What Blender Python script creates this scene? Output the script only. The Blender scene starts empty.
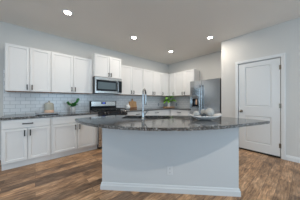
import bpy, bmesh, math, random
from mathutils import Vector, Matrix
C = bpy.context.scene.collection
SC = bpy.context.scene
PI = math.pi
random.seed(7)

# ------------------------------------------------------------------ camera
cam_d = bpy.data.cameras.new('camera')
cam = bpy.data.objects.new('camera', cam_d)
C.objects.link(cam)
SC.camera = cam
cam.location = (0, 0, 1.17)
cam.rotation_euler = (PI / 2, 0, 0.8603 - PI / 2)
cam_d.sensor_width = 36
cam_d.lens = 16.003
cam_d.shift_y = 0.00136
cam_d.clip_start = 0.02

# ------------------------------------------------------------------ world, daylight, exposure
w = bpy.data.worlds.new('sky')
SC.world = w
w.use_nodes = True
bg = w.node_tree.nodes['Background']
bg.inputs[0].default_value = (0.62, 0.78, 1.0, 1)
bg.inputs[1].default_value = 1.0
SC.view_settings.view_transform = 'Standard'
SC.view_settings.look = 'None'
SC.view_settings.gamma = 1
SC.view_settings.use_curve_mapping = False
SC.view_settings.exposure = -0.03


def area(name, loc, rot, sx, sy, power, col, shape='RECTANGLE'):
    l = bpy.data.lights.new(name, 'AREA')
    l.shape = shape
    l.size = sx
    if shape in ('RECTANGLE', 'ELLIPSE'):
        l.size_y = sy
    l.energy = power
    l.color = col
    o = bpy.data.objects.new(name, l)
    C.objects.link(o)
    o.location = loc
    o.rotation_euler = rot
    return o


DAY = (0.56, 0.80, 1.0)
# daylight that enters through the two windows behind the camera
area('daylight_front', (1.7, -3.85, 1.35), (PI / 2, 0, 0), 3.2, 2.1, 112, DAY)      # shines to +Y
area('daylight_left', (-3.45, 0.6, 1.35), (PI / 2, 0, -PI / 2), 2.6, 2.1, 72, DAY)  # shines to +X
CAN_W = 9.5
CAN_COL = (1.0, 0.91, 0.80)


# ------------------------------------------------------------------ materials
def mat(name, col, rough=0.5, metal=0.0, bump=0.0, bscale=200, coat=0, var=0.0, vscale=3.0, emit=None, estr=0, spec=None, trans=0):
    m = bpy.data.materials.new(name)
    m.use_nodes = True
    nt = m.node_tree
    b = nt.nodes['Principled BSDF']
    b.inputs['Base Color'].default_value = (*col, 1)
    b.inputs['Roughness'].default_value = rough
    b.inputs['Metallic'].default_value = metal
    if coat:
        b.inputs['Coat Weight'].default_value = coat
        b.inputs['Coat Roughness'].default_value = 0.05
    if spec is not None:
        b.inputs['Specular IOR Level'].default_value = spec
    if trans:
        b.inputs['Transmission Weight'].default_value = trans
    tc = nt.nodes.new('ShaderNodeTexCoord')
    if var:
        n = nt.nodes.new('ShaderNodeTexNoise')
        n.inputs['Scale'].default_value = vscale
        n.inputs['Detail'].default_value = 4
        nt.links.new(tc.outputs['Object'], n.inputs['Vector'])
        mx = nt.nodes.new('ShaderNodeMix')
        mx.data_type = 'RGBA'
        mx.inputs[6].default_value = (*[c * (1 - var) for c in col], 1)
        mx.inputs[7].default_value = (*[min(1, c * (1 + var)) for c in col], 1)
        nt.links.new(n.outputs['Fac'], mx.inputs[0])
        nt.links.new(mx.outputs[2], b.inputs['Base Color'])
    if bump:
        n2 = nt.nodes.new('ShaderNodeTexNoise')
        n2.inputs['Scale'].default_value = bscale
        n2.inputs['Detail'].default_value = 3
        nt.links.new(tc.outputs['Object'], n2.inputs['Vector'])
        bp = nt.nodes.new('ShaderNodeBump')
        bp.inputs['Strength'].default_value = bump
        bp.inputs['Distance'].default_value = 0.002
        nt.links.new(n2.outputs['Fac'], bp.inputs['Height'])
        nt.links.new(bp.outputs['Normal'], b.inputs['Normal'])
    if emit:
        b.inputs['Emission Color'].default_value = (*emit, 1)
        b.inputs['Emission Strength'].default_value = estr
    return m


def ramp(nt, stops):
    r = nt.nodes.new('ShaderNodeValToRGB')
    e = r.color_ramp.elements
    e[0].position, e[0].color = stops[0][0], (*stops[0][1], 1)
    e[1].position, e[1].color = stops[-1][0], (*stops[-1][1], 1)
    for p, c in stops[1:-1]:
        x = e.new(p)
        x.color = (*c, 1)
    return r


def floor_mat():
    m = bpy.data.materials.new('wood_planks')
    m.use_nodes = True
    nt = m.node_tree
    L = nt.links.new
    b = nt.nodes['Principled BSDF']
    tc = nt.nodes.new('ShaderNodeTexCoord')
    br = nt.nodes.new('ShaderNodeTexBrick')
    br.offset = 0.37
    br.inputs['Color1'].default_value = (0, 0, 0, 1)
    br.inputs['Color2'].default_value = (1, 1, 1, 1)
    br.inputs['Mortar'].default_value = (0.5, 0.5, 0.5, 1)
    br.inputs['Scale'].default_value = 1.0
    br.inputs['Mortar Size'].default_value = 0.0015
    br.inputs['Bias'].default_value = 0.0
    br.inputs['Brick Width'].default_value = 0.92
    br.inputs['Row Height'].default_value = 0.125
    L(tc.outputs['Object'], br.inputs['Vector'])
    # each plank shifts the grain
    sep = nt.nodes.new('ShaderNodeSeparateColor')
    L(br.outputs['Color'], sep.inputs[0])
    mul = nt.nodes.new('ShaderNodeMath')
    mul.operation = 'MULTIPLY'
    mul.inputs[1].default_value = 37.0
    L(sep.outputs[0], mul.inputs[0])
    cmb = nt.nodes.new('ShaderNodeCombineXYZ')
    L(mul.outputs[0], cmb.inputs[2])
    mp = nt.nodes.new('ShaderNodeMapping')
    mp.inputs['Scale'].default_value = (3.4, 24.0, 1.0)
    L(tc.outputs['Object'], mp.inputs['Vector'])
    add = nt.nodes.new('ShaderNodeVectorMath')
    add.operation = 'ADD'
    L(mp.outputs[0], add.inputs[0])
    L(cmb.outputs[0], add.inputs[1])
    g = nt.nodes.new('ShaderNodeTexNoise')
    g.inputs['Scale'].default_value = 1.6
    g.inputs['Detail'].default_value = 8
    g.inputs['Roughness'].default_value = 0.68
    g.inputs['Distortion'].default_value = 0.6
    L(add.outputs[0], g.inputs['Vector'])
    # worn blotches, per plank
    mp2 = nt.nodes.new('ShaderNodeMapping')
    mp2.inputs['Scale'].default_value = (2.6, 5.0, 1.0)
    L(tc.outputs['Object'], mp2.inputs['Vector'])
    add2 = nt.nodes.new('ShaderNodeVectorMath')
    add2.operation = 'ADD'
    L(mp2.outputs[0], add2.inputs[0])
    L(cmb.outputs[0], add2.inputs[1])
    g2 = nt.nodes.new('ShaderNodeTexNoise')
    g2.inputs['Scale'].default_value = 1.3
    g2.inputs['Detail'].default_value = 5
    g2.inputs['Roughness'].default_value = 0.6
    L(add2.outputs[0], g2.inputs['Vector'])
    r1 = ramp(nt, [(0.32, (0.030, 0.020, 0.014)), (0.44, (0.17, 0.106, 0.065)), (0.54, (0.32, 0.215, 0.135)), (0.66, (0.52, 0.39, 0.27))])
    L(g.outputs['Fac'], r1.inputs[0])
    r2 = ramp(nt, [(0.36, (0.09, 0.072, 0.060)), (0.48, (0.26, 0.18, 0.117)), (0.62, (0.42, 0.33, 0.25))])
    L(g2.outputs['Fac'], r2.inputs[0])
    mx = nt.nodes.new('ShaderNodeMix')
    mx.data_type = 'RGBA'
    mx.inputs[0].default_value = 0.5
    L(r1.outputs[0], mx.inputs[6])
    L(r2.outputs[0], mx.inputs[7])
    # fine grain and dark pores
    mp3 = nt.nodes.new('ShaderNodeMapping')
    mp3.inputs['Scale'].default_value = (9.0, 60.0, 1.0)
    L(tc.outputs['Object'], mp3.inputs['Vector'])
    g3 = nt.nodes.new('ShaderNodeTexNoise')
    g3.inputs['Scale'].default_value = 1.0
    g3.inputs['Detail'].default_value = 4
    L(mp3.outputs[0], g3.inputs['Vector'])
    r4 = ramp(nt, [(0.32, (0.62, 0.60, 0.58)), (0.5, (1.0, 1.0, 1.0)), (0.68, (1.30, 1.28, 1.26))])
    L(g3.outputs['Fac'], r4.inputs[0])
    mg = nt.nodes.new('ShaderNodeMix')
    mg.data_type = 'RGBA'
    mg.blend_type = 'MULTIPLY'
    mg.inputs[0].default_value = 1.0
    L(mx.outputs[2], mg.inputs[6])
    L(r4.outputs[0], mg.inputs[7])
    mx = mg
    # plank tone
    r3 = ramp(nt, [(0.0, (0.55, 0.47, 0.42)), (0.22, (1.08, 0.92, 0.78)), (0.5, (1.44, 1.21, 1.00)), (1.0, (1.78, 1.48, 1.20))])
    L(sep.outputs[0], r3.inputs[0])
    mm = nt.nodes.new('ShaderNodeMix')
    mm.data_type = 'RGBA'
    mm.blend_type = 'MULTIPLY'
    mm.inputs[0].default_value = 1.0
    L(mx.outputs[2], mm.inputs[6])
    L(r3.outputs[0], mm.inputs[7])
    # seams
    ms = nt.nodes.new('ShaderNodeMix')
    ms.data_type = 'RGBA'
    L(br.outputs['Fac'], ms.inputs[0])
    L(mm.outputs[2], ms.inputs[6])
    ms.inputs[7].default_value = (0.05, 0.032, 0.022, 1)
    L(ms.outputs[2], b.inputs['Base Color'])
    b.inputs['Roughness'].default_value = 0.42
    bp = nt.nodes.new('ShaderNodeBump')
    bp.inputs['Strength'].default_value = 0.25
    bp.inputs['Distance'].default_value = 0.002
    L(g.outputs['Fac'], bp.inputs['Height'])
    L(bp.outputs[0], b.inputs['Normal'])
    return m


def tile_mat(name, axis):
    m = bpy.data.materials.new(name)
    m.use_nodes = True
    nt = m.node_tree
    L = nt.links.new
    b = nt.nodes['Principled BSDF']
    tc = nt.nodes.new('ShaderNodeTexCoord')
    sep = nt.nodes.new('ShaderNodeSeparateXYZ')
    L(tc.outputs['Object'], sep.inputs[0])
    cmb = nt.nodes.new('ShaderNodeCombineXYZ')
    L(sep.outputs[axis], cmb.inputs[0])
    L(sep.outputs[2], cmb.inputs[1])
    br = nt.nodes.new('ShaderNodeTexBrick')
    br.offset = 0.5
    br.inputs['Color1'].default_value = (0.78, 0.80, 0.81, 1)
    br.inputs['Color2'].default_value = (0.84, 0.85, 0.86, 1)
    br.inputs['Mortar'].default_value = (0.50, 0.52, 0.54, 1)
    br.inputs['Scale'].default_value = 1.0
    br.inputs['Mortar Size'].default_value = 0.0035
    br.inputs['Mortar Smooth'].default_value = 0.2
    br.inputs['Brick Width'].default_value = 0.155
    br.inputs['Row Height'].default_value = 0.0775
    L(cmb.outputs[0], br.inputs['Vector'])
    L(br.outputs['Color'], b.inputs['Base Color'])
    inv = nt.nodes.new('ShaderNodeMath')
    inv.operation = 'SUBTRACT'
    inv.inputs[0].default_value = 1.0
    L(br.outputs['Fac'], inv.inputs[1])
    nz = nt.nodes.new('ShaderNodeTexNoise')
    nz.inputs['Scale'].default_value = 9
    L(tc.outputs['Object'], nz.inputs['Vector'])
    ad = nt.nodes.new('ShaderNodeMath')
    ad.operation = 'MULTIPLY_ADD'
    ad.inputs[1].default_value = 0.6
    L(nz.outputs['Fac'], ad.inputs[0])
    L(inv.outputs[0], ad.inputs[2])
    bp = nt.nodes.new('ShaderNodeBump')
    bp.inputs['Strength'].default_value = 0.5
    bp.inputs['Distance'].default_value = 0.003
    L(ad.outputs[0], bp.inputs['Height'])
    L(bp.outputs[0], b.inputs['Normal'])
    b.inputs['Roughness'].default_value = 0.16
    return m


def granite_mat():
    m = bpy.data.materials.new('granite')
    m.use_nodes = True
    nt = m.node_tree
    L = nt.links.new
    b = nt.nodes['Principled BSDF']
    tc = nt.nodes.new('ShaderNodeTexCoord')
    v = nt.nodes.new('ShaderNodeTexVoronoi')
    v.inputs['Scale'].default_value = 130
    L(tc.outputs['Object'], v.inputs['Vector'])
    sp = nt.nodes.new('ShaderNodeSeparateColor')
    L(v.outputs['Color'], sp.inputs[0])
    r1 = ramp(nt, [(0.25, (0.008, 0.009, 0.010)), (0.52, (0.045, 0.047, 0.052)), (0.78, (0.12, 0.12, 0.12)), (0.95, (0.62, 0.62, 0.62))])
    L(sp.outputs[0], r1.inputs[0])
    n = nt.nodes.new('ShaderNodeTexNoise')
    n.inputs['Scale'].default_value = 30
    n.inputs['Detail'].default_value = 6
    L(tc.outputs['Object'], n.inputs['Vector'])
    r2 = ramp(nt, [(0.40, (0.012, 0.012, 0.013)), (0.62, (0.10, 0.097, 0.092))])
    L(n.outputs['Fac'], r2.inputs[0])
    mx = nt.nodes.new('ShaderNodeMix')
    mx.data_type = 'RGBA'
    mx.inputs[0].default_value = 0.45
    L(r1.outputs[0], mx.inputs[6])
    L(r2.outputs[0], mx.inputs[7])
    L(mx.outputs[2], b.inputs['Base Color'])
    b.inputs['Roughness'].default_value = 0.09
    b.inputs['IOR'].default_value = 2.1
    return m


def steel_mat(name, col, rough=0.28, sz=(1, 1, 60)):
    m = mat(name, col, rough, 1.0)
    nt = m.node_tree
    L = nt.links.new
    b = nt.nodes['Principled BSDF']
    tc = nt.nodes.new('ShaderNodeTexCoord')
    mp = nt.nodes.new('ShaderNodeMapping')
    mp.inputs['Scale'].default_value = sz
    L(tc.outputs['Object'], mp.inputs['Vector'])
    n = nt.nodes.new('ShaderNodeTexNoise')
    n.inputs['Scale'].default_value = 8
    n.inputs['Detail'].default_value = 3
    L(mp.outputs[0], n.inputs['Vector'])
    mr = nt.nodes.new('ShaderNodeMapRange')
    mr.inputs['To Min'].default_value = rough * 0.8
    mr.inputs['To Max'].default_value = rough * 1.3
    L(n.outputs['Fac'], mr.inputs['Value'])
    L(mr.outputs[0], b.inputs['Roughness'])
    return m


def wood_mat(name, c1, c2, sc=(3, 30, 30), rough=0.5):
    m = mat(name, c1, rough)
    nt = m.node_tree
    L = nt.links.new
    b = nt.nodes['Principled BSDF']
    tc = nt.nodes.new('ShaderNodeTexCoord')
    mp = nt.nodes.new('ShaderNodeMapping')
    mp.inputs['Scale'].default_value = sc
    L(tc.outputs['Object'], mp.inputs['Vector'])
    n = nt.nodes.new('ShaderNodeTexNoise')
    n.inputs['Scale'].default_value = 2
    n.inputs['Detail'].default_value = 6
    L(mp.outputs[0], n.inputs['Vector'])
    r = ramp(nt, [(0.35, c1), (0.65, c2)])
    L(n.outputs['Fac'], r.inputs[0])
    L(r.outputs[0], b.inputs['Base Color'])
    return m


M_WALL = mat('wall_paint', (0.63, 0.62, 0.595), 0.75, bump=0.25, bscale=120)
M_CEIL = mat('ceiling_paint', (0.79, 0.76, 0.715), 0.85, bump=0.35, bscale=90)
M_IBASE = mat('island_trim_paint', (0.60, 0.61, 0.615), 0.45, bump=0.03, bscale=60)
M_TRIM = mat('trim_paint', (0.72, 0.73, 0.73), 0.35, bump=0.03, bscale=60)
M_CAB = mat('cabinet_paint', (0.76, 0.755, 0.745), 0.38, bump=0.03, bscale=60)
M_ISL = mat('island_paint', (0.53, 0.54, 0.545), 0.7, bump=0.25, bscale=120)
M_FLOOR = floor_mat()
M_TILE_A = tile_mat('subway_tile_left', 0)
M_TILE_B = tile_mat('subway_tile_back', 1)
M_GRAN = granite_mat()
M_STEEL = steel_mat('stainless', (0.68, 0.67, 0.65), 0.26)
M_STEEL_F = steel_mat('refrigerator_stainless', (0.48, 0.49, 0.50), 0.14, (60, 1, 1))
M_STEEL_D = steel_mat('dark_stainless', (0.30, 0.30, 0.30), 0.32)
M_CHROME = mat('brushed_nickel', (0.34, 0.35, 0.36), 0.20, 1.0, var=0.05)
M_KNOB = mat('dark_knob_metal', (0.16, 0.16, 0.165), 0.28, 1.0, var=0.1)
M_BLACK = mat('black_metal', (0.012, 0.012, 0.013), 0.45, 0.0, var=0.1)
M_GLASSBLK = mat('black_glass', (0.012, 0.014, 0.018), 0.06, 0, var=0.1)
M_WINGLASS = mat('smoked_window', (0.10, 0.135, 0.155), 0.12, 0, var=0.1, coat=0.5)
M_IRON = mat('cast_iron', (0.02, 0.02, 0.021), 0.6, 0, bump=0.3, bscale=150)
M_DGREY = mat('dark_grey_enamel', (0.06, 0.062, 0.066), 0.45, var=0.08)
M_RAW = wood_mat('raw_maple', (0.24, 0.115, 0.05), (0.30, 0.155, 0.075))
M_BOARD = wood_mat('board_wood', (0.56, 0.30, 0.13), (0.70, 0.42, 0.21), (18, 18, 2))
M_BOARD_D = wood_mat('walnut', (0.10, 0.04, 0.022), (0.17, 0.075, 0.04))
M_ROUND = wood_mat('round_board_wood', (0.52, 0.31, 0.18), (0.66, 0.42, 0.26), (3, 20, 20))
M_CER = mat('white_ceramic', (0.80, 0.80, 0.79), 0.25, var=0.03)
M_BOWL = mat('grey_white_ceramic', (0.58, 0.585, 0.59), 0.3, var=0.05)
M_CERM = mat('matt_white_ceramic', (0.74, 0.74, 0.73), 0.6, bump=0.2, bscale=40)
M_SAGE = mat('sage_glaze', (0.42, 0.41, 0.35), 0.35, var=0.12, vscale=8)
M_PEACH = wood_mat('pale_peach_wood', (0.62, 0.40, 0.28), (0.72, 0.50, 0.37))
M_SLATE = mat('slate', (0.28, 0.29, 0.30), 0.22, var=0.25, vscale=12)
M_LEAF = mat('leaf_deep_green', (0.045, 0.23, 0.05), 0.4, var=0.6, vscale=14)
M_LEAF2 = mat('leaf_bright_green', (0.20, 0.50, 0.045), 0.4, var=0.5, vscale=12)
M_STEM = mat('stem_green', (0.06, 0.14, 0.03), 0.5, var=0.2)
M_SOIL = mat('soil', (0.04, 0.028, 0.02), 0.9, bump=0.5, bscale=60)
M_BALL = mat('woven_white', (0.45, 0.435, 0.41), 0.75, var=0.25, vscale=45, bump=0.9, bscale=60)
M_BALLD = mat('woven_dark', (0.035, 0.045, 0.055), 0.5, var=0.3, vscale=45, bump=0.9, bscale=60)
M_PLASTIC = mat('white_plastic', (0.70, 0.71, 0.72), 0.35, var=0.02)
M_GPLATE = mat('grey_plate', (0.36, 0.40, 0.45), 0.4, var=0.05)
M_SLOT = mat('slot_black', (0.02, 0.02, 0.02), 0.5, var=0.1)
M_LENS = mat('lit_lens', (1, 0.95, 0.88), 0.5, emit=(1.0, 0.93, 0.82), estr=30)
M_BLUE = mat('blue_display', (0.01, 0.01, 0.03), 0.2, emit=(0.12, 0.22, 1.0), estr=1.6)
M_BRASS = mat('aged_nickel', (0.22, 0.19, 0.15), 0.3, 1.0, var=0.1)
M_GAP_SHADE = mat('gap_shade', (0.015, 0.013, 0.012), 0.8, var=0.1)  # near-black colour for the shade in the gaps around the door
M_WINDOW = bpy.data.materials.new('window_glass')
M_WINDOW.use_nodes = True
_nt = M_WINDOW.node_tree
_gl = _nt.nodes.new('ShaderNodeBsdfGlossy')
_gl.inputs['Roughness'].default_value = 0.02
_tr = _nt.nodes.new('ShaderNodeBsdfTransparent')
_mx = _nt.nodes.new('ShaderNodeMixShader')
_mx.inputs[0].default_value = 0.06
_nt.links.new(_tr.outputs[0], _mx.inputs[1])
_nt.links.new(_gl.outputs[0], _mx.inputs[2])
_nt.links.new(_mx.outputs[0], _nt.nodes['Material Output'].inputs[0])


# ------------------------------------------------------------------ mesh helpers
def box(bm, x0, x1, y0, y1, z0, z1, bev=0.0, seg=1):
    vs = [bm.verts.new(p) for p in ((x0, y0, z0), (x1, y0, z0), (x1, y1, z0), (x0, y1, z0), (x0, y0, z1), (x1, y0, z1), (x1, y1, z1), (x0, y1, z1))]
    fs = [bm.faces.new([vs[i] for i in f]) for f in ((0, 3, 2, 1), (4, 5, 6, 7), (0, 1, 5, 4), (1, 2, 6, 5), (2, 3, 7, 6), (3, 0, 4, 7))]
    if bev:
        es = list({e for f in fs for e in f.edges})
        bmesh.ops.bevel(bm, geom=es, offset=bev, segments=seg, affect='EDGES', profile=0.5)
    return fs


def prism(bm, pts, z0, z1, bev=0.0, seg=2):
    a = [bm.verts.new((x, y, z0)) for x, y in pts]
    b = [bm.verts.new((x, y, z1)) for x, y in pts]
    n = len(pts)
    bot = bm.faces.new(list(reversed(a)))
    top = bm.faces.new(b)
    for i in range(n):
        bm.faces.new((a[i], a[(i + 1) % n], b[(i + 1) % n], b[i]))
    if bev:
        es = list(set(top.edges) | set(bot.edges))
        bmesh.ops.bevel(bm, geom=es, offset=bev, segments=seg, affect='EDGES', profile=0.5)


def lathe(bm, prof, seg=32, cx=0, cy=0, ripple=0.0, nr=0):
    rings = []
    for r, z in prof:
        if r < 1e-6:
            rings.append([bm.verts.new((cx, cy, z))])
        else:
            ring = []
            for i in range(seg):
                a = 2 * PI * i / seg
                rr = r * (1 + ripple * math.cos(nr * a))
                ring.append(bm.verts.new((cx + rr * math.cos(a), cy + rr * math.sin(a), z)))
            rings.append(ring)
    for p, q in zip(rings[:-1], rings[1:]):
        if len(p) == 1 and len(q) == 1:
            continue
        for i in range(seg):
            j = (i + 1) % seg
            if len(p) == 1:
                bm.faces.new((p[0], q[j], q[i]))
            elif len(q) == 1:
                bm.faces.new((p[i], p[j], q[0]))
            else:
                bm.faces.new((p[i], p[j], q[j], q[i]))


def tube(bm, pts, rad, seg=12, caps=True):
    pts = [Vector(p) for p in pts]
    n = len(pts)
    rads = rad if isinstance(rad, (list, tuple)) else [rad] * n
    rings = []
    up = Vector((0, 0, 1))
    prev = None
    for i, p in enumerate(pts):
        t = (pts[min(i + 1, n - 1)] - pts[max(i - 1, 0)]).normalized()
        if prev is None:
            ref = up if abs(t.dot(up)) < 0.9 else Vector((1, 0, 0))
            u = t.cross(ref).normalized()
        else:
            u = (prev - t * prev.dot(t)).normalized()
        prev = u
        v = t.cross(u)
        rings.append([bm.verts.new(p + (u * math.cos(2 * PI * k / seg) + v * math.sin(2 * PI * k / seg)) * rads[i]) for k in range(seg)])
    for a, b in zip(rings[:-1], rings[1:]):
        for k in range(seg):
            bm.faces.new((a[k], a[(k + 1) % seg], b[(k + 1) % seg], b[k]))
    if caps:
        bm.faces.new(list(reversed(rings[0])))
        bm.faces.new(rings[-1])


def sphere(bm, c, r, seg=20, rings=12, sx=1, sy=1, sz=1):
    bmesh.ops.create_uvsphere(bm, u_segments=seg, v_segments=rings, radius=1, matrix=Matrix.Translation(c) @ Matrix.Diagonal((r * sx, r * sy, r * sz, 1)))


def NB():
    return bmesh.new()


def obj(name, bm, m, parent=None, smooth=False, loc=None, rot=None):
    bmesh.ops.recalc_face_normals(bm, faces=bm.faces)
    me = bpy.data.meshes.new(name)
    bm.to_mesh(me)
    bm.free()
    me.materials.append(m)
    if smooth:
        me.polygons.foreach_set('use_smooth', [True] * len(me.polygons))
        try:
            me.set_sharp_from_angle(angle=math.radians(40))
        except Exception:
            pass
    o = bpy.data.objects.new(name, me)
    C.objects.link(o)
    if parent:
        o.parent = parent
    if loc:
        o.location = loc
    if rot:
        o.rotation_euler = rot
    return o


def tag(o, label, cat, group=None):
    o['label'] = label
    o['category'] = cat
    if group:
        o['group'] = group
    return o


def thing(name, label, cat, loc=(0, 0, 0), rz=0, group=None):
    o = bpy.data.objects.new(name, None)
    o.empty_display_size = 0.1
    C.objects.link(o)
    o.location = loc
    o.rotation_euler = (0, 0, rz)
    return tag(o, label, cat, group)


def struct(name, bm, m, label=None, cat='structure', parent=None, smooth=False):
    o = obj(name, bm, m, parent, smooth)
    if not parent:
        o['kind'] = 'structure'
        o['category'] = cat
        if label:
            o['label'] = label
    return o


def one_box(*a, **k):
    bm = NB()
    box(bm, *a, **k)
    return bm


def dup(root, loc, rz=None, label=None):
    r = root.copy()
    C.objects.link(r)
    r.location = loc
    if rz is not None:
        r.rotation_euler = (0, 0, rz)
    if label:
        r['label'] = label
    for ch in list(root.children):
        c = ch.copy()
        C.objects.link(c)
        c.parent = r
        for g in ch.children:
            d = g.copy()
            C.objects.link(d)
            d.parent = c
    return r


# ------------------------------------------------------------------ room shell
XA0, XD, XB = -3.2, 3.746, 4.403      # left wall, door wall, fridge wall
YF, YA, YC = -3.6, 3.897, 1.45        # wall behind the camera, cabinet wall, return corner
H = 2.726
struct('floor', one_box(XA0 - 0.2, XB + 0.2, YF - 0.2, YA + 0.2, -0.06, 0), M_FLOOR, 'brown wood plank floor running under the cabinets and island', 'floor')
struct('ceiling', one_box(XA0 - 0.2, XB + 0.2, YF - 0.2, YA + 0.2, H, H + 0.1), M_CEIL, 'plain painted ceiling with round recessed lights', 'ceiling')
struct('wall_left', one_box(XA0 - 0.12, XB + 0.2, YA, YA + 0.12, 0, H), M_WALL, 'pale grey wall behind the long run of cabinets and range', 'wall')
struct('wall_back', one_box(XB, XB + 0.12, YC, YA, 0, H), M_WALL, 'pale wall behind the refrigerator and corner cabinets', 'wall')

# door wall with a doorway
DY0, DY1, DTOP = 0.322, 1.055, 2.043
bm = NB()
box(bm, XD, XB + 0.12, DY1 + 0.015, YC, 0, H)
box(bm, XD, XD + 0.12, DY0 - 0.015, DY1 + 0.015, DTOP + 0.012, H)
box(bm, XD, XD + 0.12, YF - 0.12, DY0 - 0.015, 0, H)
struct('wall_right', bm, M_WALL, 'pale grey wall around the white panelled door', 'wall')


def wall_with_window(name, x_axis, a0, a1, fixed0, fixed1, w0, w1, z0, z1, label):
    bm = NB()
    for (p0, p1, q0, q1) in ((a0, w0, 0, H), (w1, a1, 0, H), (w0, w1, 0, z0), (w0, w1, z1, H)):
        if x_axis:
            box(bm, p0, p1, fixed0, fixed1, q0, q1)
        else:
            box(bm, fixed0, fixed1, p0, p1, q0, q1)
    struct(name, bm, M_WALL, label, 'wall')


wall_with_window('wall_front', True, XA0 - 0.12, XD + 0.12, YF - 0.12, YF, 0.1, 3.3, 0.3, 2.4, 'pale wall behind the camera with a wide window')
wall_with_window('wall_side', False, YF, YA, XA0 - 0.12, XA0, -0.7, 1.9, 0.3, 2.4, 'pale wall far left beyond the frame with a window')


def window(name, x_axis, w0, w1, z0, z1, fixed, label):
    bm = NB()
    t = 0.05

    def b(p0, p1, q0, q1, d0, d1):
        if x_axis:
            box(bm, p0, p1, fixed + d0, fixed + d1, q0, q1)
        else:
            box(bm, fixed + d0, fixed + d1, p0, p1, q0, q1)
    b(w0, w0 + t, z0, z1, -0.09, -0.03)
    b(w1 - t, w1, z0, z1, -0.09, -0.03)
    b(w0 + t, w1 - t, z0, z0 + t, -0.09, -0.03)
    b(w0 + t, w1 - t, z1 - t, z1, -0.09, -0.03)
    mid = (w0 + w1) / 2
    b(mid - 0.03, mid + 0.03, z0 + t, z1 - t, -0.09, -0.03)
    fr = struct(name, bm, M_TRIM, label, 'window')
    bm = NB()
    b2 = (w0 + t, w1 - t, z0 + t, z1 - t)
    if x_axis:
        box(bm, b2[0], b2[1], fixed - 0.063, fixed - 0.057, b2[2], b2[3])
    else:
        box(bm, fixed - 0.063, fixed - 0.057, b2[0], b2[1], b2[2], b2[3])
    obj('pane', bm, M_WINDOW, fr)


window('window_1', True, 0.1, 3.3, 0.3, 2.4, YF, 'wide white framed window in the wall behind the camera')
window('window_2', False, -0.7, 1.9, 0.3, 2.4, XA0, 'white framed window in the wall far left')

# backsplash tiles
ZC = 0.885        # wall counter top
struct('trim_1', one_box(-0.48, XB, YA - 0.008, YA, ZC - 0.03, 1.80), M_TILE_A, 'white subway tile backsplash on the long cabinet wall', 'backsplash')
struct('trim_2', one_box(XB - 0.008, XB, 2.41, YA - 0.008, ZC - 0.03, 1.36), M_TILE_B, 'white subway tile backsplash on the short wall beside the refrigerator', 'backsplash')


# skirting
def skirting(name, p0, p1, nrm, h, label, t=0.014):
    p0, p1, nrm = Vector((*p0, 0)), Vector((*p1, 0)), Vector((*nrm, 0))
    prof = [(0, 0), (t, 0), (t, h * 0.68), (t * 0.75, h * 0.74), (t * 0.62, h * 0.82), (t * 0.62, h * 0.90), (t * 0.3, h), (0, h)]
    bm = NB()
    A = [bm.verts.new(p0 + nrm * d + Vector((0, 0, z))) for d, z in prof]
    B = [bm.verts.new(p1 + nrm * d + Vector((0, 0, z))) for d, z in prof]
    n = len(prof)
    for i in range(n):
        bm.faces.new((A[i], A[(i + 1) % n], B[(i + 1) % n], B[i]))
    bm.faces.new(A)
    bm.faces.new(list(reversed(B)))
    return struct(name, bm, M_TRIM, label, 'baseboard')


skirting('baseboard_right', (XD, 0.244), (XD, YF), (-1, 0), 0.10, 'white baseboard along the wall right of the door')
skirting('baseboard_left', (XA0, YA), (-0.46, YA), (0, -1), 0.10, 'white baseboard left of the base cabinets')

# ------------------------------------------------------------------ door
dr = bpy.data.objects.new('door_1', None)
C.objects.link(dr)
dr['kind'] = 'structure'
dr['label'] = 'white two-panel interior door with knob and three hinges'
dr['category'] = 'door'
dr.location = (XD, (DY0 + DY1) / 2, 0)
dr.rotation_euler = (0, 0, -PI / 2)     # local x runs to the right as seen, local -y faces the room
dw = (DY1 - DY0) / 2


def recess_panel(bm, face, m1=0.012, d1=-0.014, m2=0.024, d2=0.009):
    bmesh.ops.inset_region(bm, faces=[face], thickness=m1, depth=d1)
    bmesh.ops.inset_region(bm, faces=[face], thickness=0.008, depth=0)
    bmesh.ops.inset_region(bm, faces=[face], thickness=m2, depth=d2)


def door_leaf():
    bm = NB()
    x0, x1, z0, z1 = -dw + 0.007, dw - 0.003, 0.034, DTOP - 0.010
    xs = [x0, x0 + 0.125, x1 - 0.135, x1]
    zs = [z0, 0.215, 0.815, 1.03, 1.94, z1]
    yf, yb = 0.004, 0.040
    gv = [[bm.verts.new((x, yf, z)) for z in zs] for x in xs]
    panels = []
    for i in range(3):
        for j in range(5):
            f = bm.faces.new((gv[i][j], gv[i + 1][j], gv[i + 1][j + 1], gv[i][j + 1]))
            if i == 1 and j in (1, 3):
                panels.append(f)
    ring = [v[0] for v in gv] + gv[3][1:] + [gv[i][5] for i in (2, 1, 0)] + [gv[0][j] for j in (4, 3, 2, 1)]
    back = [bm.verts.new((v.co.x, yb, v.co.z)) for v in ring]
    n = len(ring)
    for i in range(n):
        bm.faces.new((ring[i], back[i], back[(i + 1) % n], ring[(i + 1) % n]))
    bm.faces.new(back)
    bmesh.ops.recalc_face_normals(bm, faces=bm.faces)
    for p in panels:
        recess_panel(bm, p)
    return bm


leaf = obj('door_leaf', door_leaf(), M_TRIM, dr)
kb = NB()
tube(kb, [(-dw + 0.06, 0.004, 0.915), (-dw + 0.06, -0.004, 0.915)], 0.031, 20)
tube(kb, [(-dw + 0.06, -0.004, 0.915), (-dw + 0.06, -0.035, 0.915)], 0.011, 14)
sphere(kb, (-dw + 0.06, -0.052, 0.915), 0.027, sy=0.8)
obj('knob', kb, M_BRASS, leaf, True)
for z in (0.25, 1.06, 1.84):
    hb = NB()
    tube(hb, [(dw + 0.006, -0.006, z - 0.045), (dw + 0.006, -0.006, z + 0.045)], 0.0075, 10)
    box(hb, dw - 0.022, dw + 0.004, -0.001, 0.004, z - 0.045, z + 0.045)
    obj('hinge', hb, M_BRASS, dr)
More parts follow.
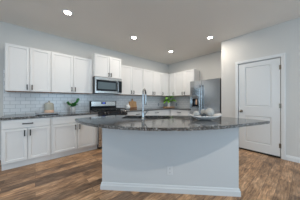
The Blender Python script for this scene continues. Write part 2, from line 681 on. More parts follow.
# casing (mitred frame with a stepped profile)
bm = NB()
cw, ct = 0.062, 0.018
prof = [(0.0, 0.0), (0.0, -0.010), (0.012, -0.014), (0.040, -ct), (cw, -ct), (cw, 0.0)]   # (outwards, local y)
gap = 0.006


def casing_path(o):
    return [(-dw - gap - o, 0), (-dw - gap - o, DTOP + gap + o), (dw + gap + o + 0.006, DTOP + gap + o), (dw + gap + o + 0.006, 0)]


rows = []
for o_, y in prof:
    rows.append([bm.verts.new((x, y, z)) for x, z in casing_path(o_)])
for k in range(len(prof)):
    a, b = rows[k], rows[(k + 1) % len(prof)]
    for i in range(3):
        bm.faces.new((a[i], a[i + 1], b[i + 1], b[i]))
bm.faces.new([r[0] for r in rows])
bm.faces.new([r[3] for r in rows])
obj('casing', bm, M_TRIM, dr)
bm = NB()
box(bm, -dw - 0.014, -dw - 0.004, 0.0, 0.115, 0, DTOP + 0.004)
box(bm, dw + 0.004, dw + 0.014, 0.0, 0.115, 0, DTOP + 0.004)
box(bm, -dw - 0.014, dw + 0.014, 0.0, 0.115, DTOP + 0.004, DTOP + 0.011)
obj('jamb', bm, M_TRIM, dr)
obj('gap_shade_strip', one_box(-dw - 0.003, dw + 0.003, 0.003, 0.11, 0.0, 0.012), M_GAP_SHADE, dr)  # dark strip painted in as the shade under the door
# unseen dark sheet added behind the leaf: darkens the gap, blocks light leaks
obj('gap_shade_sheet', one_box(-dw - 0.004, dw + 0.004, 0.045, 0.06, 0.012, DTOP), M_GAP_SHADE, dr)

# ------------------------------------------------------------------ cabinets
DT = 0.020


def shaker(x0, x1, z0, z1, rail=0.058, dep=0.012):
    bm = NB()
    fs = box(bm, x0, x1, -DT, 0, z0, z1)
    f = fs[2]
    bmesh.ops.recalc_face_normals(bm, faces=bm.faces)
    oe = [e for e in f.edges]
    bmesh.ops.inset_region(bm, faces=[f], thickness=0.003, depth=0.0)
    for e in oe:
        for v in e.verts:
            v.co.y += 0.003
    bmesh.ops.inset_region(bm, faces=[f], thickness=rail, depth=0.0)
    bmesh.ops.inset_region(bm, faces=[f], thickness=0.006, depth=-dep)
    return bm


def slab(x0, x1, z0, z1):
    return one_box(x0, x1, -DT, 0, z0, z1, bev=0.003)


def pull(parent, x, z, length, vertical):
    bm = NB()
    y0, y1 = -DT, -DT - 0.032
    L = length / 2
    r = 0.0080
    for s in (-1, 1):
        if vertical:
            box(bm, x - r, x + r, y1, y0, z + s * (L - 0.012) - r, z + s * (L - 0.012) + r)
        else:
            box(bm, x + s * (L - 0.012) - r, x + s * (L - 0.012) + r, y1, y0, z - r, z + r)
    if vertical:
        box(bm, x - r, x + r, y1 - 0.011, y1, z - L, z + L, bev=0.002)
    else:
        box(bm, x - L, x + L, y1 - 0.011, y1, z - r, z + r, bev=0.002)
    return obj('handle', bm, M_BLACK, parent)


def upper_cabinet(label, loc, rz, width, depth, z0, z1, doors, handles, hz=0.088, hl=0.10, ends=None):
    """local x 0..width, front of the carcass at y=0, doors proud of it"""
    t = thing('wall_cabinet', label, 'cabinet', (loc[0], loc[1], z0), rz)
    hgt = z1 - z0
    bm = NB()
    box(bm, 0, width, 0, depth, 0.010, hgt, bev=0.0015)
    obj('body', bm, M_CAB, t)
    obj('underside', one_box(0.003, width - 0.003, 0.0, depth - 0.002, 0.0, 0.010), M_RAW, t)
    for (a, b), hx in zip(doors, handles):
        d = obj('door', shaker(a, b, 0.008, hgt - 0.012), M_CAB, t)
        if hx is not None:
            pull(d, hx, hz, hl, True)
    return t


def base_cabinet(label, loc, rz, width, depth, doors, dhandles, drawers, drhandles, top=0.848, side_toe=True, split=0.688):
    t = thing('base_cabinet', label, 'cabinet', loc, rz)
    obj('body', one_box(0, width, 0, depth, 0.113, top, bev=0.0015), M_CAB, t)
    obj('toe_kick', one_box(0, width, 0.048, depth, 0.0, 0.113), M_CAB, t)
    for (a, b), hx in zip(doors, dhandles):
        d = obj('door', shaker(a, b, 0.118, split - 0.006), M_CAB, t)
        if hx is not None:
            pull(d, hx, split - 0.088, 0.105, True)
    for (a, b), hx in zip(drawers, drhandles):
        d = obj('drawer', slab(a, b, split + 0.006, top - 0.008), M_CAB, t)
        if hx is not None:
            pull(d, hx, (split + top) / 2 - 0.004, 0.145, False)
    return t


UF = 3.572      # carcass front of wall cabinets (doors at 3.552)
UD = YA - UF - 0.002
UZ0, UZ1 = 1.340, 2.225
upper_cabinet('white two-door wall cabinet at the far left end, above the canister', (-0.424, UF), 0, 0.677, UD, UZ0, UZ1,
              [(0.010, 0.337), (0.343, 0.672)], [0.305, 0.378])
upper_cabinet('white two-door wall cabinet just left of the microwave, above the potted plant', (0.254, UF), 0, 0.868, UD, UZ0, UZ1,
              [(0.012, 0.420), (0.428, 0.845)], [0.390, 0.462])
upper_cabinet('short taller-set white cabinet mounted directly above the microwave', (1.126, 3.435), 0, 0.734, YA - 3.437, 1.772, 2.352,
              [(0.008, 0.383), (0.391, 0.727)], [0.352, 0.421], hz=0.075)
upper_cabinet('white two-door wall cabinet just right of the microwave', (1.864, UF), 0, 0.903, UD, UZ0, UZ1 + 0.012,
              [(0.064, 0.454), (0.460, 0.899)], [0.410, 0.499])
upper_cabinet('white two-door wall cabinet between the faucet and the corner', (2.768, UF), 0, 0.865, UD, UZ0, UZ1 + 0.012,
              [(0.004, 0.448), (0.456, 0.860)], [0.405, 0.497])
upper_cabinet('narrow single-door white corner wall cabinet above the round wooden board', (3.634, UF), 0, XB - 3.634 - 0.002, UD, UZ0, UZ1 + 0.012,
              [(0.006, 0.400)], [0.050])
UFB = 4.078
UDB = XB - UFB - 0.002
upper_cabinet('narrow white wall cabinet in the corner on the refrigerator wall', (UFB, UF - DT - 0.004), -PI / 2, 0.274, UDB, UZ0, UZ1 + 0.012,
              [(0.006, 0.270)], [0.228])
upper_cabinet('white two-door wall cabinet beside the refrigerator', (UFB, 3.273), -PI / 2, 0.832, UDB, UZ0, UZ1 + 0.012,
              [(0.006, 0.418), (0.424, 0.828)], [0.372, 0.462])

BF = 3.235
BD = YA - BF - 0.010
base_cabinet('white base cabinet with one wide drawer at the far left end', (-0.424, BF, 0), 0, 0.655, BD,
             [(0.010, 0.318), (0.326, 0.640)], [0.284, 0.358], [(0.010, 0.640)], [0.325])
base_cabinet('white two-door base cabinet between the left end and the range', (0.233, BF, 0), 0, 0.900, BD,
             [(0.022, 0.455), (0.463, 0.850)], [0.420, 0.500], [(0.022, 0.850)], [0.480])
base_cabinet('white base cabinet just right of the range under the cutting board', (1.905, BF, 0), 0, 0.775, BD,
             [(0.012, 0.384), (0.390, 0.765)], [0.350, 0.424], [(0.012, 0.765)], [0.388])
base_cabinet('white base cabinet running into the kitchen corner', (2.682, BF, 0), 0, XB - 2.684, BD,
             [(0.010, 0.366), (0.372, 0.735)], [0.332, 0.406], [(0.010, 0.735)], [0.370])
BFB = 3.742
base_cabinet('white base cabinet beside the refrigerator under the short counter', (BFB, BF - DT - 0.002, 0), -PI / 2, 0.775, XB - BFB - 0.010,
             [(0.060, 0.412), (0.418, 0.768)], [0.378, 0.452], [(0.060, 0.768)], [0.414])

# ------------------------------------------------------------------ wall counters
bm = NB()
prism(bm, [(-0.45, 3.193), (1.131, 3.193), (1.131, YA - 0.010), (-0.45, YA - 0.010)], 0.848, ZC, 0.003)
tag(obj('countertop', bm, M_GRAN), 'dark speckled granite countertop left of the range', 'countertop')
bm = NB()
prism(bm, [(1.903, 3.193), (3.700, 3.193), (3.700, 2.432), (XB - 0.010, 2.432), (XB - 0.010, YA - 0.010), (1.903, YA - 0.010)], 0.848, ZC, 0.003)
tag(obj('countertop', bm, M_GRAN), 'dark speckled granite L-shaped countertop right of the range into the corner', 'countertop')

# ------------------------------------------------------------------ range
RX0, RX1, RY = 1.134, 1.900, 3.20
rg = thing('range', 'stainless gas range with black cooktop between the base cabinets', 'stove', ((RX0 + RX1) / 2, RY, 0))
rw = (RX1 - RX0) / 2
RB = YA - RY - 0.012
obj('body', one_box(-rw, rw, 0.0, RB, 0.03, 0.888, bev=0.002), M_DGREY, rg)
for x in (-rw + 0.05, rw - 0.05):
    for y in (0.08, RB - 0.06):
        bm = NB()
        tube(bm, [(x, y, 0), (x, y, 0.03)], 0.02, 12)
        obj('foot', bm, M_BLACK, rg)
obj('kick_panel', one_box(-rw + 0.01, rw - 0.01, 0.002, 0.03, 0.03, 0.062), M_BLACK, rg)
bm = one_box(-rw + 0.004, rw - 0.004, -0.020, 0.0, 0.062, 0.212, bev=0.003)
obj('drawer', bm, M_STEEL, rg)
bm = NB()
fs = box(bm, -rw + 0.004, rw - 0.004, -0.028, 0.0, 0.222, 0.772)
od = obj('oven_door', bm, M_STEEL, rg)
obj('oven_window', one_box(-rw + 0.10, rw - 0.10, -0.031, -0.028, 0.33, 0.64, bev=0.001), M_GLASSBLK, od)
bm = NB()
tube(bm, [(-rw + 0.07, -0.066, 0.725), (rw - 0.07, -0.066, 0.725)], 0.012, 14)
for x in (-rw + 0.09, rw - 0.09):
    tube(bm, [(x, -0.028, 0.725), (x, -0.066, 0.725)], 0.009, 10)
obj('door_handle', bm, M_CHROME, od, True)
bm = NB()
a = [(-0.030, 0.780), (-0.052, 0.795), (-0.052, 0.842), (-0.022, 0.905), (0.0, 0.905), (0.0, 0.780)]
A = [bm.verts.new((-rw, y, z)) for y, z in a]
B = [bm.verts.new((rw, y, z)) for y, z in a]
for i in range(6):
    bm.faces.new((A[i], A[(i + 1) % 6], B[(i + 1) % 6], B[i]))
bm.faces.new(A)
bm.faces.new(list(reversed(B)))
cp = obj('control_panel', bm, M_GLASSBLK, rg)
for x in (-0.235, -0.155, 0.205, 0.285):
    kb = NB()
    tube(kb, [(x, -0.034, 0.868), (x, -0.048, 0.860)], 0.026, 18)
    tube(kb, [(x, -0.046, 0.861), (x, -0.070, 0.849)], [0.020, 0.017], 18)
    box(kb, x - 0.004, x + 0.004, -0.075, -0.056, 0.836, 0.864)
    obj('knob', kb, M_KNOB, cp)
obj('cooktop', one_box(-rw, rw, -0.022, RB - 0.075, 0.889, 0.908, bev=0.004), M_GLASSBLK, rg)
for x, y, r in ((-0.24, 0.14, 0.045), (-0.24, 0.42, 0.036), (0.0, 0.28, 0.05), (0.24, 0.14, 0.036), (0.24, 0.42, 0.045)):
    bm = NB()
    lathe(bm, [(0, 0.908), (r, 0.908), (r, 0.920), (r * 0.75, 0.926), (r * 0.75, 0.930), (0, 0.932)], 20, x, y)
    obj('burner', bm, M_IRON, rg)
for gx0, gx1 in ((-rw + 0.02, -0.128), (-0.122, 0.122), (0.128, rw - 0.02)):
    bm = NB()
    y0, y1 = 0.010, RB - 0.10
    zt, zb = 0.950, 0.936
    for x in (gx0 + 0.008, (gx0 + gx1) / 2, gx1 - 0.008):
        box(bm, x - 0.007, x + 0.007, y0, y1, zb, zt)
    for y in (y0 + 0.008, (y0 + y1) / 2 - 0.13, (y0 + y1) / 2, (y0 + y1) / 2 + 0.13, y1 - 0.008):
        box(bm, gx0, gx1, y - 0.007, y + 0.007, zb + 0.001, zt + 0.001)
    for x in (gx0 + 0.008, gx1 - 0.008):
        for y in (y0 + 0.01, y1 - 0.01):
            box(bm, x - 0.008, x + 0.008, y - 0.008, y + 0.008, 0.908, zb + 0.002)
    obj('grate', bm, M_IRON, rg)
# backguard
by = RB - 0.072
bgd = obj('backguard', one_box(-rw, rw, by, RB, 0.889, 1.150, bev=0.006), M_GLASSBLK, rg)
obj('fascia', one_box(-rw + 0.028, rw - 0.028, by - 0.004, by, 1.012, 1.138, bev=0.001), M_STEEL, bgd)
obj('display', one_box(-0.085, 0.055, by - 0.007, by - 0.004, 1.062, 1.122, bev=0.001), M_GLASSBLK, bgd)
bm = NB()


def seg_digit(bm, x, z, w, h, on, y0, y1):
    t = 0.005
    S = {'a': (x, x + w, z + h - t, z + h), 'g': (x, x + w, z + h / 2 - t / 2, z + h / 2 + t / 2), 'd': (x, x + w, z, z + t),
         'f': (x, x + t, z + h / 2, z + h), 'e': (x, x + t, z, z + h / 2), 'b': (x + w - t, x + w, z + h / 2, z + h), 'c': (x + w - t, x + w, z, z + h / 2)}
    for k in on:
        p = S[k]
        box(bm, p[0], p[1], y0, y1, p[2], p[3])


for i, on in enumerate(('bc', 'abged', 'abgcd')):
    seg_digit(bm, -0.056 + i * 0.030, 1.077, 0.018, 0.032, on, by - 0.0085, by - 0.007)
obj('clock_digits', bm, M_BLUE, bgd)
obj('vent_strip', one_box(-rw + 0.05, rw - 0.05, by - 0.012, by, 0.912, 0.930, bev=0.002), M_STEEL, bgd)

# ------------------------------------------------------------------ microwave
MX0, MX1, MY = 1.126, 1.860, 3.410
mw = thing('microwave', 'stainless over-the-range microwave below the short taller cabinet', 'microwave', ((MX0 + MX1) / 2, MY, 1.358))
hw = (MX1 - MX0) / 2
mh = 0.410
obj('body', one_box(-hw, hw, 0.0, YA - MY - 0.010, 0.0, mh, bev=0.003), M_DGREY, mw)
obj('vent_grille', one_box(-hw, hw, -0.026, 0.0, mh - 0.062, mh, bev=0.004), M_STEEL, mw)
bm = NB()
fs = box(bm, -hw, 0.225, -0.030, 0.0, 0.030, mh - 0.066)
f = fs[2]
bmesh.ops.recalc_face_normals(bm, faces=bm.faces)
bmesh.ops.inset_region(bm, faces=[f], thickness=0.030, depth=0)
bmesh.ops.inset_region(bm, faces=[f], thickness=0.004, depth=-0.004)
md = obj('door', bm, M_STEEL, mw)
obj('window_surround', one_box(-hw + 0.022, 0.212, -0.032, -0.024, 0.052, mh - 0.072, bev=0.002), M_GLASSBLK, md)
obj('window', one_box(-hw + 0.060, 0.178, -0.0335, -0.032, 0.105, mh - 0.128), M_WINGLASS, md)
bm = NB()
tube(bm, [(0.238, -0.062, 0.06), (0.238, -0.062, mh - 0.10)], 0.012, 14)
for z in (0.085, mh - 0.125):
    tube(bm, [(0.238, -0.030, z), (0.238, -0.062, z)], 0.008, 10)
box(bm, 0.2255, 0.252, -0.031, 0.0, 0.030, mh - 0.066)
obj('handle', bm, M_CHROME, md, True)
obj('control_panel', one_box(0.2525, hw, -0.030, 0.0, 0.030, mh - 0.066, bev=0.002), M_GLASSBLK, mw)
obj('lower_trim', one_box(-hw, hw, -0.026, 0.0, 0.0, 0.028, bev=0.003), M_STEEL, mw)

# ------------------------------------------------------------------ refrigerator
FY0, FY1 = 1.494, 2.414
fr = thing('refrigerator', 'stainless side-by-side refrigerator with ice dispenser in the left door', 'refrigerator', (3.840, (FY0 + FY1) / 2, 0), -PI / 2)
fw = (FY1 - FY0) / 2
obj('body', one_box(-fw + 0.004, fw - 0.004, 0.0, XB - 3.840 - 0.015, 0.02, 1.755, bev=0.004), M_DGREY, fr)
for x in (-fw + 0.06, fw - 0.06):
    for y in (0.06, 0.46):
        bm = NB()
        tube(bm, [(x, y, 0), (x, y, 0.022)], 0.022, 12)
        obj('foot', bm, M_BLACK, fr)
obj('base_grille', one_box(-fw + 0.01, fw - 0.01, -0.030, 0.0, 0.022, 0.085), M_BLACK, fr)
seam = 2.031
sx = (FY0 + FY1) / 2 - seam
# freezer door built around the dispenser recess
dx0, dx1, dz0, dz1 = (FY0 + FY1) / 2 - 2.332, (FY0 + FY1) / 2 - 2.142, 0.955, 1.320
bm = NB()
yf = -0.060
xs = [-fw, dx0, dx1, sx - 0.003]
zs = [0.090, dz0, dz1, 1.775]
gv = [[bm.verts.new((x, yf, z)) for z in zs] for x in xs]
ctr = None
for i in range(3):
    for j in range(3):
        f = bm.faces.new((gv[i][j], gv[i + 1][j], gv[i + 1][j + 1], gv[i][j + 1]))
        if i == 1 and j == 1:
            ctr = f
ring = [v[0] for v in gv] + gv[3][1:] + [gv[2][3], gv[1][3], gv[0][3]] + [gv[0][2], gv[0][1]]
back = [bm.verts.new((v.co.x, -0.003, v.co.z)) for v in ring]
n = len(ring)
for i in range(n):
    bm.faces.new((ring[i], back[i], back[(i + 1) % n], ring[(i + 1) % n]))
bm.faces.new(back)
bmesh.ops.recalc_face_normals(bm, faces=bm.faces)
bmesh.ops.inset_region(bm, faces=[ctr], thickness=0.004, depth=-0.045)
fd = obj('door', bm, M_STEEL_F, fr)
fd['label'] = 'left freezer door with dispenser'
bm = NB()
box(bm, dx0 + 0.005, dx1 - 0.005, -0.062, -0.015, 1.225, dz1 - 0.004, bev=0.003)
obj('dispenser_panel', bm, M_STEEL_D, fd)
bm = NB()
box(bm, dx0 + 0.005, dx1 - 0.005, -0.020, -0.015, dz0 + 0.006, 1.225)
box(bm, dx0 + 0.005, dx0 + 0.012, -0.058, -0.020, dz0 + 0.006, 1.225)
box(bm, dx1 - 0.012, dx1 - 0.005, -0.058, -0.020, dz0 + 0.006, 1.225)
obj('dispenser_recess', bm, M_GLASSBLK, fd)
bm = NB()
box(bm, (dx0 + dx1) / 2 + 0.010, (dx0 + dx1) / 2 + 0.055, -0.050, -0.022, 1.04, 1.20, bev=0.006)
obj('paddle_highlight', bm, M_PEACH, fd)  # peach colour on the paddle stands in for a reddish highlight
obj('drip_tray', one_box(dx0 + 0.005, dx1 - 0.005, -0.062, -0.018, dz0 + 0.005, dz0 + 0.022, bev=0.003), M_STEEL_D, fd)
rd = obj('door', one_box(sx + 0.003, fw, -0.060, -0.003, 0.090, 1.775, bev=0.006, seg=2), M_STEEL_F, fr)
for d, hx in ((fd, sx - 0.033), (rd, sx + 0.030)):
    bm = NB()
    tube(bm, [(hx, -0.108, 0.60), (hx, -0.112, 0.75), (hx, -0.114, 1.10), (hx, -0.112, 1.48), (hx, -0.108, 1.635)], 0.013, 14)
    for z in (0.64, 1.595):
        tube(bm, [(hx, -0.060, z), (hx, -0.110, z)], 0.010, 12)
    obj('handle', bm, M_CHROME, d, True)
for x in (-fw + 0.05, fw - 0.05):
    obj('hinge_cover', one_box(x - 0.035, x + 0.035, 0.0, 0.08, 1.755, 1.775, bev=0.004), M_DGREY, fr)

# ------------------------------------------------------------------ island
ROT = -PI / 4      # local x runs along the front face to the right, local y away from the camera
r2 = math.sqrt(0.5)


def loc2(X, Y):
    return ((X - Y) * r2, (X + Y) * r2)


f_, th_, hy_ = 133.3576, 0.8603, 100.4078
VF = 2.42 * r2                                    # distance of the front face along the diagonal


U0, U1, VB = -0.764, 0.962, 2.30
isl = thing('kitchen_island', 'large pale grey kitchen island with white base trim under the curved granite top', 'kitchen island', (0, 0, 0), ROT)
SZ0, SZ1 = 0.872, 0.905
bm = NB()
prism(bm, [(U0, VF), (U1, VF), (U1, VB), (U0, VB)], 0.0, SZ0 - 0.002)
obj('body', bm, M_ISL, isl)
prof = [(0, 0), (0.017, 0), (0.017, 0.058), (0.013, 0.064), (0.010, 0.072), (0.010, 0.084), (0.004, 0.094), (0, 0.094)]
bm = NB()
path = lambda o: [(U0 - o, VB), (U0 - o, VF - o), (U1 + o, VF - o), (U1 + o, VB)]
rows = [[bm.verts.new((x, y, z)) for x, y in path(o)] for o, z in prof]
for k in range(len(prof)):
    a, b = rows[k], rows[(k + 1) % len(prof)]
    for i in range(3):
        bm.faces.new((a[i], a[i + 1], b[i + 1], b[i]))
bm.faces.new([r[0] for r in rows])
bm.faces.new([r[3] for r in rows])
obj('base_trim', bm, M_IBASE, isl)

# curved granite top: a smooth bow from the left tip to the right tip
ccx, ccy, cR = 2.2, 2.14, 1.766


def bow_r(t):     # t: 0 at the left tip .. 1 at the right tip
    return cR + 0.040 * math.sin(2 * PI * (t * 0.92 + 0.02)) * (0.35 + 0.65 * abs(2 * t - 1) ** 0.0) * 0.9


pts = []
NA = 56
for i in range(NA + 1):
    t = i / NA
    a = math.radians(178.6 + (272.8 - 178.6) * t)
    r = cR + 0.028 * math.sin(2 * PI * t) * (1 if t < 0.5 else 1.2) + 0.080 * max(0, (t - 0.80) / 0.20) ** 2
    pts.append((ccx + r * math.cos(a), ccy + r * math.sin(a)))
pts += [(2.31, 0.42), (2.31, 1.01), (1.09, 2.225), (0.58, 2.225)]
SKX, SKY = 0.05, 2.115                            # sink centre in island coordinates (u, v)
ctop = thing('countertop', 'large curved dark granite island countertop holding the sink and faucet', 'countertop', (0, 0, 0))
bm = NB()
prism(bm, pts, SZ0, SZ1, 0.004, 2)
ct = obj('slab', bm, M_GRAN, ctop)
# cut the sink opening
SW, SD = 0.37, 0.175


def rrect(cx, cy, hx, hy, r, n=6):
    out = []
    for (sx_, sy_, a0) in ((1, 1, 0), (-1, 1, 90), (-1, -1, 180), (1, -1, 270)):
        for k in range(n + 1):
            a = math.radians(a0 + 90 * k / n)
            out.append((cx + sx_ * (hx - r) + r * math.cos(a), cy + sy_ * (hy - r) + r * math.sin(a)))
    return out


SKU, SKV = -0.21, 2.10


def cut_hole():
    me = ct.data
    cb = NB()
    cp_ = [((u + v) * r2, (v - u) * r2) for u, v in rrect(SKU, SKV, SW, SD, 0.04)]
    prism(cb, cp_, SZ0 - 0.05, SZ1 + 0.05)
    bmesh.ops.recalc_face_normals(cb, faces=cb.faces)
    cme = bpy.data.meshes.new('cutter')
    cb.to_mesh(cme)
    cb.free()
    co = bpy.data.objects.new('cutter', cme)
    C.objects.link(co)
    md_ = ct.modifiers.new('cut', 'BOOLEAN')
    md_.operation = 'DIFFERENCE'
    md_.object = co
    md_.solver = 'EXACT'
    dg = bpy.context.evaluated_depsgraph_get()
    nm = bpy.data.meshes.new_from_object(ct.evaluated_get(dg))
    ct.modifiers.clear()
    ct.data = nm
    bpy.data.objects.remove(co)


cut_hole()
# island body must leave room for the bowl of the sink: rebuild as a shell with an opening
bpy.data.objects.remove([c for c in isl.children if c.name.startswith('body')][0])
bm = NB()
wt = 0.02
box(bm, U0, U1, VF, VF + wt, 0, SZ0 - 0.001)
box(bm, U0, U0 + wt, VF + wt, VB, 0, SZ0 - 0.001)
box(bm, U1 - wt, U1, VF + wt, VB, 0, SZ0 - 0.001)
box(bm, U0 + wt, U1 - wt, VB - wt, VB, 0.10, SZ0 - 0.001)
box(bm, U0 + wt, U1 - wt, VF + wt, VB - wt, 0.08, 0.10)
box(bm, U0 + wt, U1 - wt, VB - 0.09, VB - 0.075, 0.0, 0.08)
obj('body', bm, M_ISL, isl)

# sink bowl
sk = thing('sink', 'undermount stainless sink set in the island countertop behind the faucet', 'sink', ((SKU + SKV) * r2, (SKV - SKU) * r2, 0), ROT)
bm = NB()
lo = [(SW + 0.012, SD + 0.012, SZ0 - 0.001), (SW - 0.004, SD - 0.004, SZ0 - 0.001), (SW - 0.010, SD - 0.010, SZ0 - 0.17), (SW - 0.04, SD - 0.04, SZ0 - 0.195)]
rg_ = []
for hx, hy, z in lo:
    rg_.append([bm.verts.new((x, y, z)) for x, y in rrect(0, 0, hx, hy, 0.045)])
for a, b in zip(rg_[:-1], rg_[1:]):
    n = len(a)
    for i in range(n):
        bm.faces.new((a[i], a[(i + 1) % n], b[(i + 1) % n], b[i]))
bm.faces.new(rg_[-1])
g = bmesh.ops.solidify(bm, geom=bm.faces[:], thickness=0.002)
obj('basin', bm, M_STEEL_D, sk, True)
bm = NB()
lathe(bm, [(0, SZ0 - 0.1935), (0.035, SZ0 - 0.1935), (0.045, SZ0 - 0.1925), (0.048, SZ0 - 0.1945)], 24)
obj('drain', bm, M_CHROME, sk)

# faucet: stands on the camera side of the sink, spout arching over the bowl
fc = thing('faucet', 'tall gooseneck pull-down faucet on the island countertop', 'faucet', (1.142, 1.478, SZ1), PI / 4)
# local x -> away from the camera across the sink (world (1,1)), local y -> to the left
bm = NB()
lathe(bm, [(0, 0), (0.030, 0), (0.030, 0.006), (0.024, 0.012), (0.020, 0.05), (0.019, 0.11), (0.0155, 0.118), (0, 0.118)], 24)
obj('base', bm, M_CHROME, fc, True)
bm = NB()
pp = [(0, 0, 0.115), (0, 0, 0.20), (0, 0, 0.345)]
R_ = 0.085
for k in range(1, 15):
    a = PI - PI * k / 14
    pp.append((R_ + R_ * math.cos(a), 0, 0.345 + R_ * math.sin(a)))
pp.append((2 * R_, 0, 0.33))
tube(bm, pp, 0.0125, 14)
obj('spout', bm, M_CHROME, fc, True)
bm = NB()
tube(bm, [(2 * R_, 0, 0.331), (2 * R_, 0, 0.315), (2 * R_, 0, 0.21), (2 * R_, 0, 0.198)], [0.0135, 0.0150, 0.0160, 0.014], 16)
obj('spray_head', bm, M_CHROME, fc, True)
bm = NB()
tube(bm, [(0, -0.018, 0.075), (0, -0.038, 0.078)], 0.012, 12)
tube(bm, [(0, -0.036, 0.078), (-0.008, -0.060, 0.115), (-0.012, -0.066, 0.145)], [0.007, 0.006, 0.005], 10)
obj('lever', bm, M_CHROME, fc, True)
# the spout leans a little to the right as seen from the camera
fc.rotation_euler = (0, 0, PI / 4 - 0.12)


# ------------------------------------------------------------------ outlets
def outlet(label, loc, rz, m, group=None):
    t = thing('electrical_outlet', label, 'outlet', loc, rz, group)
    obj('cover_plate', one_box(-0.035, 0.035, -0.006, 0.0, -0.057, 0.057, bev=0.002), m, t)
    for z in (-0.024, 0.024):
        bm = NB()
        pr = rrect(0, 0, 0.016, 0.014, 0.008, 4)
        a = [bm.verts.new((x, -0.0075, z + y)) for x, y in pr]
        b = [bm.verts.new((x, -0.0055, z + y)) for x, y in pr]
        n = len(pr)
        bm.faces.new(a)
        for i in range(n):
            bm.faces.new((a[i], a[(i + 1) % n], b[(i + 1) % n], b[i]))
        s = obj('socket', bm, m, t)
        bm = NB()
        for x in (-0.006, 0.006):
            box(bm, x - 0.0012, x + 0.0012, -0.0085, -0.007, z - 0.001, z + 0.008)
        tube(bm, [(0, -0.007, z - 0.008), (0, -0.0085, z - 0.008)], 0.0028, 8)
        obj('slots', bm, M_SLOT, s)
    return t


outlet('pale electrical outlet low on the island front face', (1.2985, 2.42 - 1.2985, 0.282), ROT, M_IBASE)
outlet('grey outlet plate on the tiles left of the corner plant', (3.80, YA - 0.008, 1.005), 0, M_GPLATE)
outlet('grey outlet plate on the tiles right of the corner plant', (XB - 0.008, 3.44, 1.005), -PI / 2, M_GPLATE)


# ------------------------------------------------------------------ things on the counters
def leaf(bm, base, direc, length, width, droop, roll=0.0, n=6):
    base = Vector(base)
    d = Vector(direc).normalized()
    side = d.cross(Vector((0, 0, 1)))
    if side.length < 0.05:
        side = Vector((1, 0, 0))
    side.normalize()
    nrm = side.cross(d).normalized()
    side = (side * math.cos(roll) + nrm * math.sin(roll)).normalized()
    nrm = side.cross(d).normalized()
    rows = []
    for i in range(n + 1):
        t = i / n
        p = base + d * length * t + Vector((0, 0, -droop * length * t * t))
        wd = width * 0.5 * (math.sin(PI * min(1, t * 0.93 + 0.07)) ** 0.75) * (1.15 - 0.35 * t)
        if i == n:
            wd = 0.0015
        rows.append((bm.verts.new(p - side * wd + nrm * wd * 0.35), bm.verts.new(p), bm.verts.new(p + side * wd + nrm * wd * 0.35)))
    for a, b in zip(rows[:-1], rows[1:]):
        bm.faces.new((a[0], a[1], b[1], b[0]))
        bm.faces.new((a[1], a[2], b[2], b[1]))


# slate board, canister
tr = thing('serving_board', 'dark slate serving board lying on the left counter under the canister', 'board', (0.195, 3.47, ZC), 0.04)
obj('slab', one_box(-0.19, 0.19, -0.14, 0.14, 0.012, 0.032, bev=0.004), M_SLATE, tr)
for x in (-0.15, 0.15):
    for y in (-0.10, 0.10):
        bm = NB()
        tube(bm, [(x, y, 0), (x, y, 0.0125)], 0.012, 10)
        obj('foot', bm, M_BLACK, tr)
cn = thing('canister', 'ribbed grey-green canister with knob lid and pale wood base on the slate board', 'canister', (0.222, 3.50, ZC + 0.032))
bm = NB()
lathe(bm, [(0, 0), (0.080, 0), (0.083, 0.004), (0.083, 0.050), (0.080, 0.054), (0, 0.054)], 40)
obj('base', bm, M_PEACH, cn, True)
bm = NB()
lathe(bm, [(0, 0.054), (0.076, 0.054), (0.078, 0.06), (0.078, 0.165), (0.074, 0.182), (0.062, 0.192), (0, 0.192)], 96, ripple=0.018, nr=24)
obj('jar_body', bm, M_SAGE, cn, True)
bm = NB()
lathe(bm, [(0, 0.190), (0.060, 0.190), (0.062, 0.196), (0.040, 0.205), (0.014, 0.208), (0.010, 0.218), (0.018, 0.230), (0.018, 0.238), (0.010, 0.245), (0, 0.246)], 32)
obj('lid', bm, M_SAGE, cn, True)

# dark green plant in a white pot
pl = thing('potted_plant', 'dark green leafy plant in a small white pot left of the range', 'plant', (0.69, 3.62, ZC))
bm = NB()
lathe(bm, [(0, 0), (0.036, 0), (0.040, 0.004), (0.049, 0.09), (0.052, 0.120), (0.052, 0.128), (0.046, 0.128), (0.044, 0.110), (0, 0.110)], 32)
obj('pot', bm, M_BOWL, pl, True)
bm = NB()
lathe(bm, [(0, 0.116), (0.046, 0.113)], 24)
obj('soil', bm, M_SOIL, pl)
bm = NB()
bs = NB()
rnd = random.Random(5)
for k in range(30):
    a = rnd.uniform(0, 2 * PI)
    st = Vector((rnd.uniform(-0.05, 0.05), rnd.uniform(-0.05, 0.05), rnd.uniform(0.14, 0.20)))
    leaf(bm, st, (math.cos(a), math.sin(a) * 0.7, rnd.uniform(0.1, 0.7)), rnd.uniform(0.06, 0.085), rnd.uniform(0.04, 0.055), rnd.uniform(0.1, 0.4), rnd.uniform(-0.8, 0.8))
for k in range(26):      # tall sprays to the right
    t = rnd.random()
    st = Vector((0.02 + 0.09 * t, rnd.uniform(-0.04, 0.03), 0.17 + 0.12 * t))
    leaf(bm, st, (rnd.uniform(-0.3, 0.6), rnd.uniform(-0.4, 0.4), rnd.uniform(0.3, 1.0)), rnd.uniform(0.06, 0.08), 0.055, 0.15, rnd.uniform(-0.8, 0.8))
for k in range(18):      # spray reaching up to the left
    t = rnd.random()
    st = Vector((-0.03 - 0.07 * t, rnd.uniform(-0.04, 0.03), 0.165 + 0.07 * t))
    leaf(bm, st, (-1, rnd.uniform(-0.5, 0.3), rnd.uniform(0.0, 0.7)), rnd.uniform(0.05, 0.075), 0.05, 0.2, rnd.uniform(-0.8, 0.8))
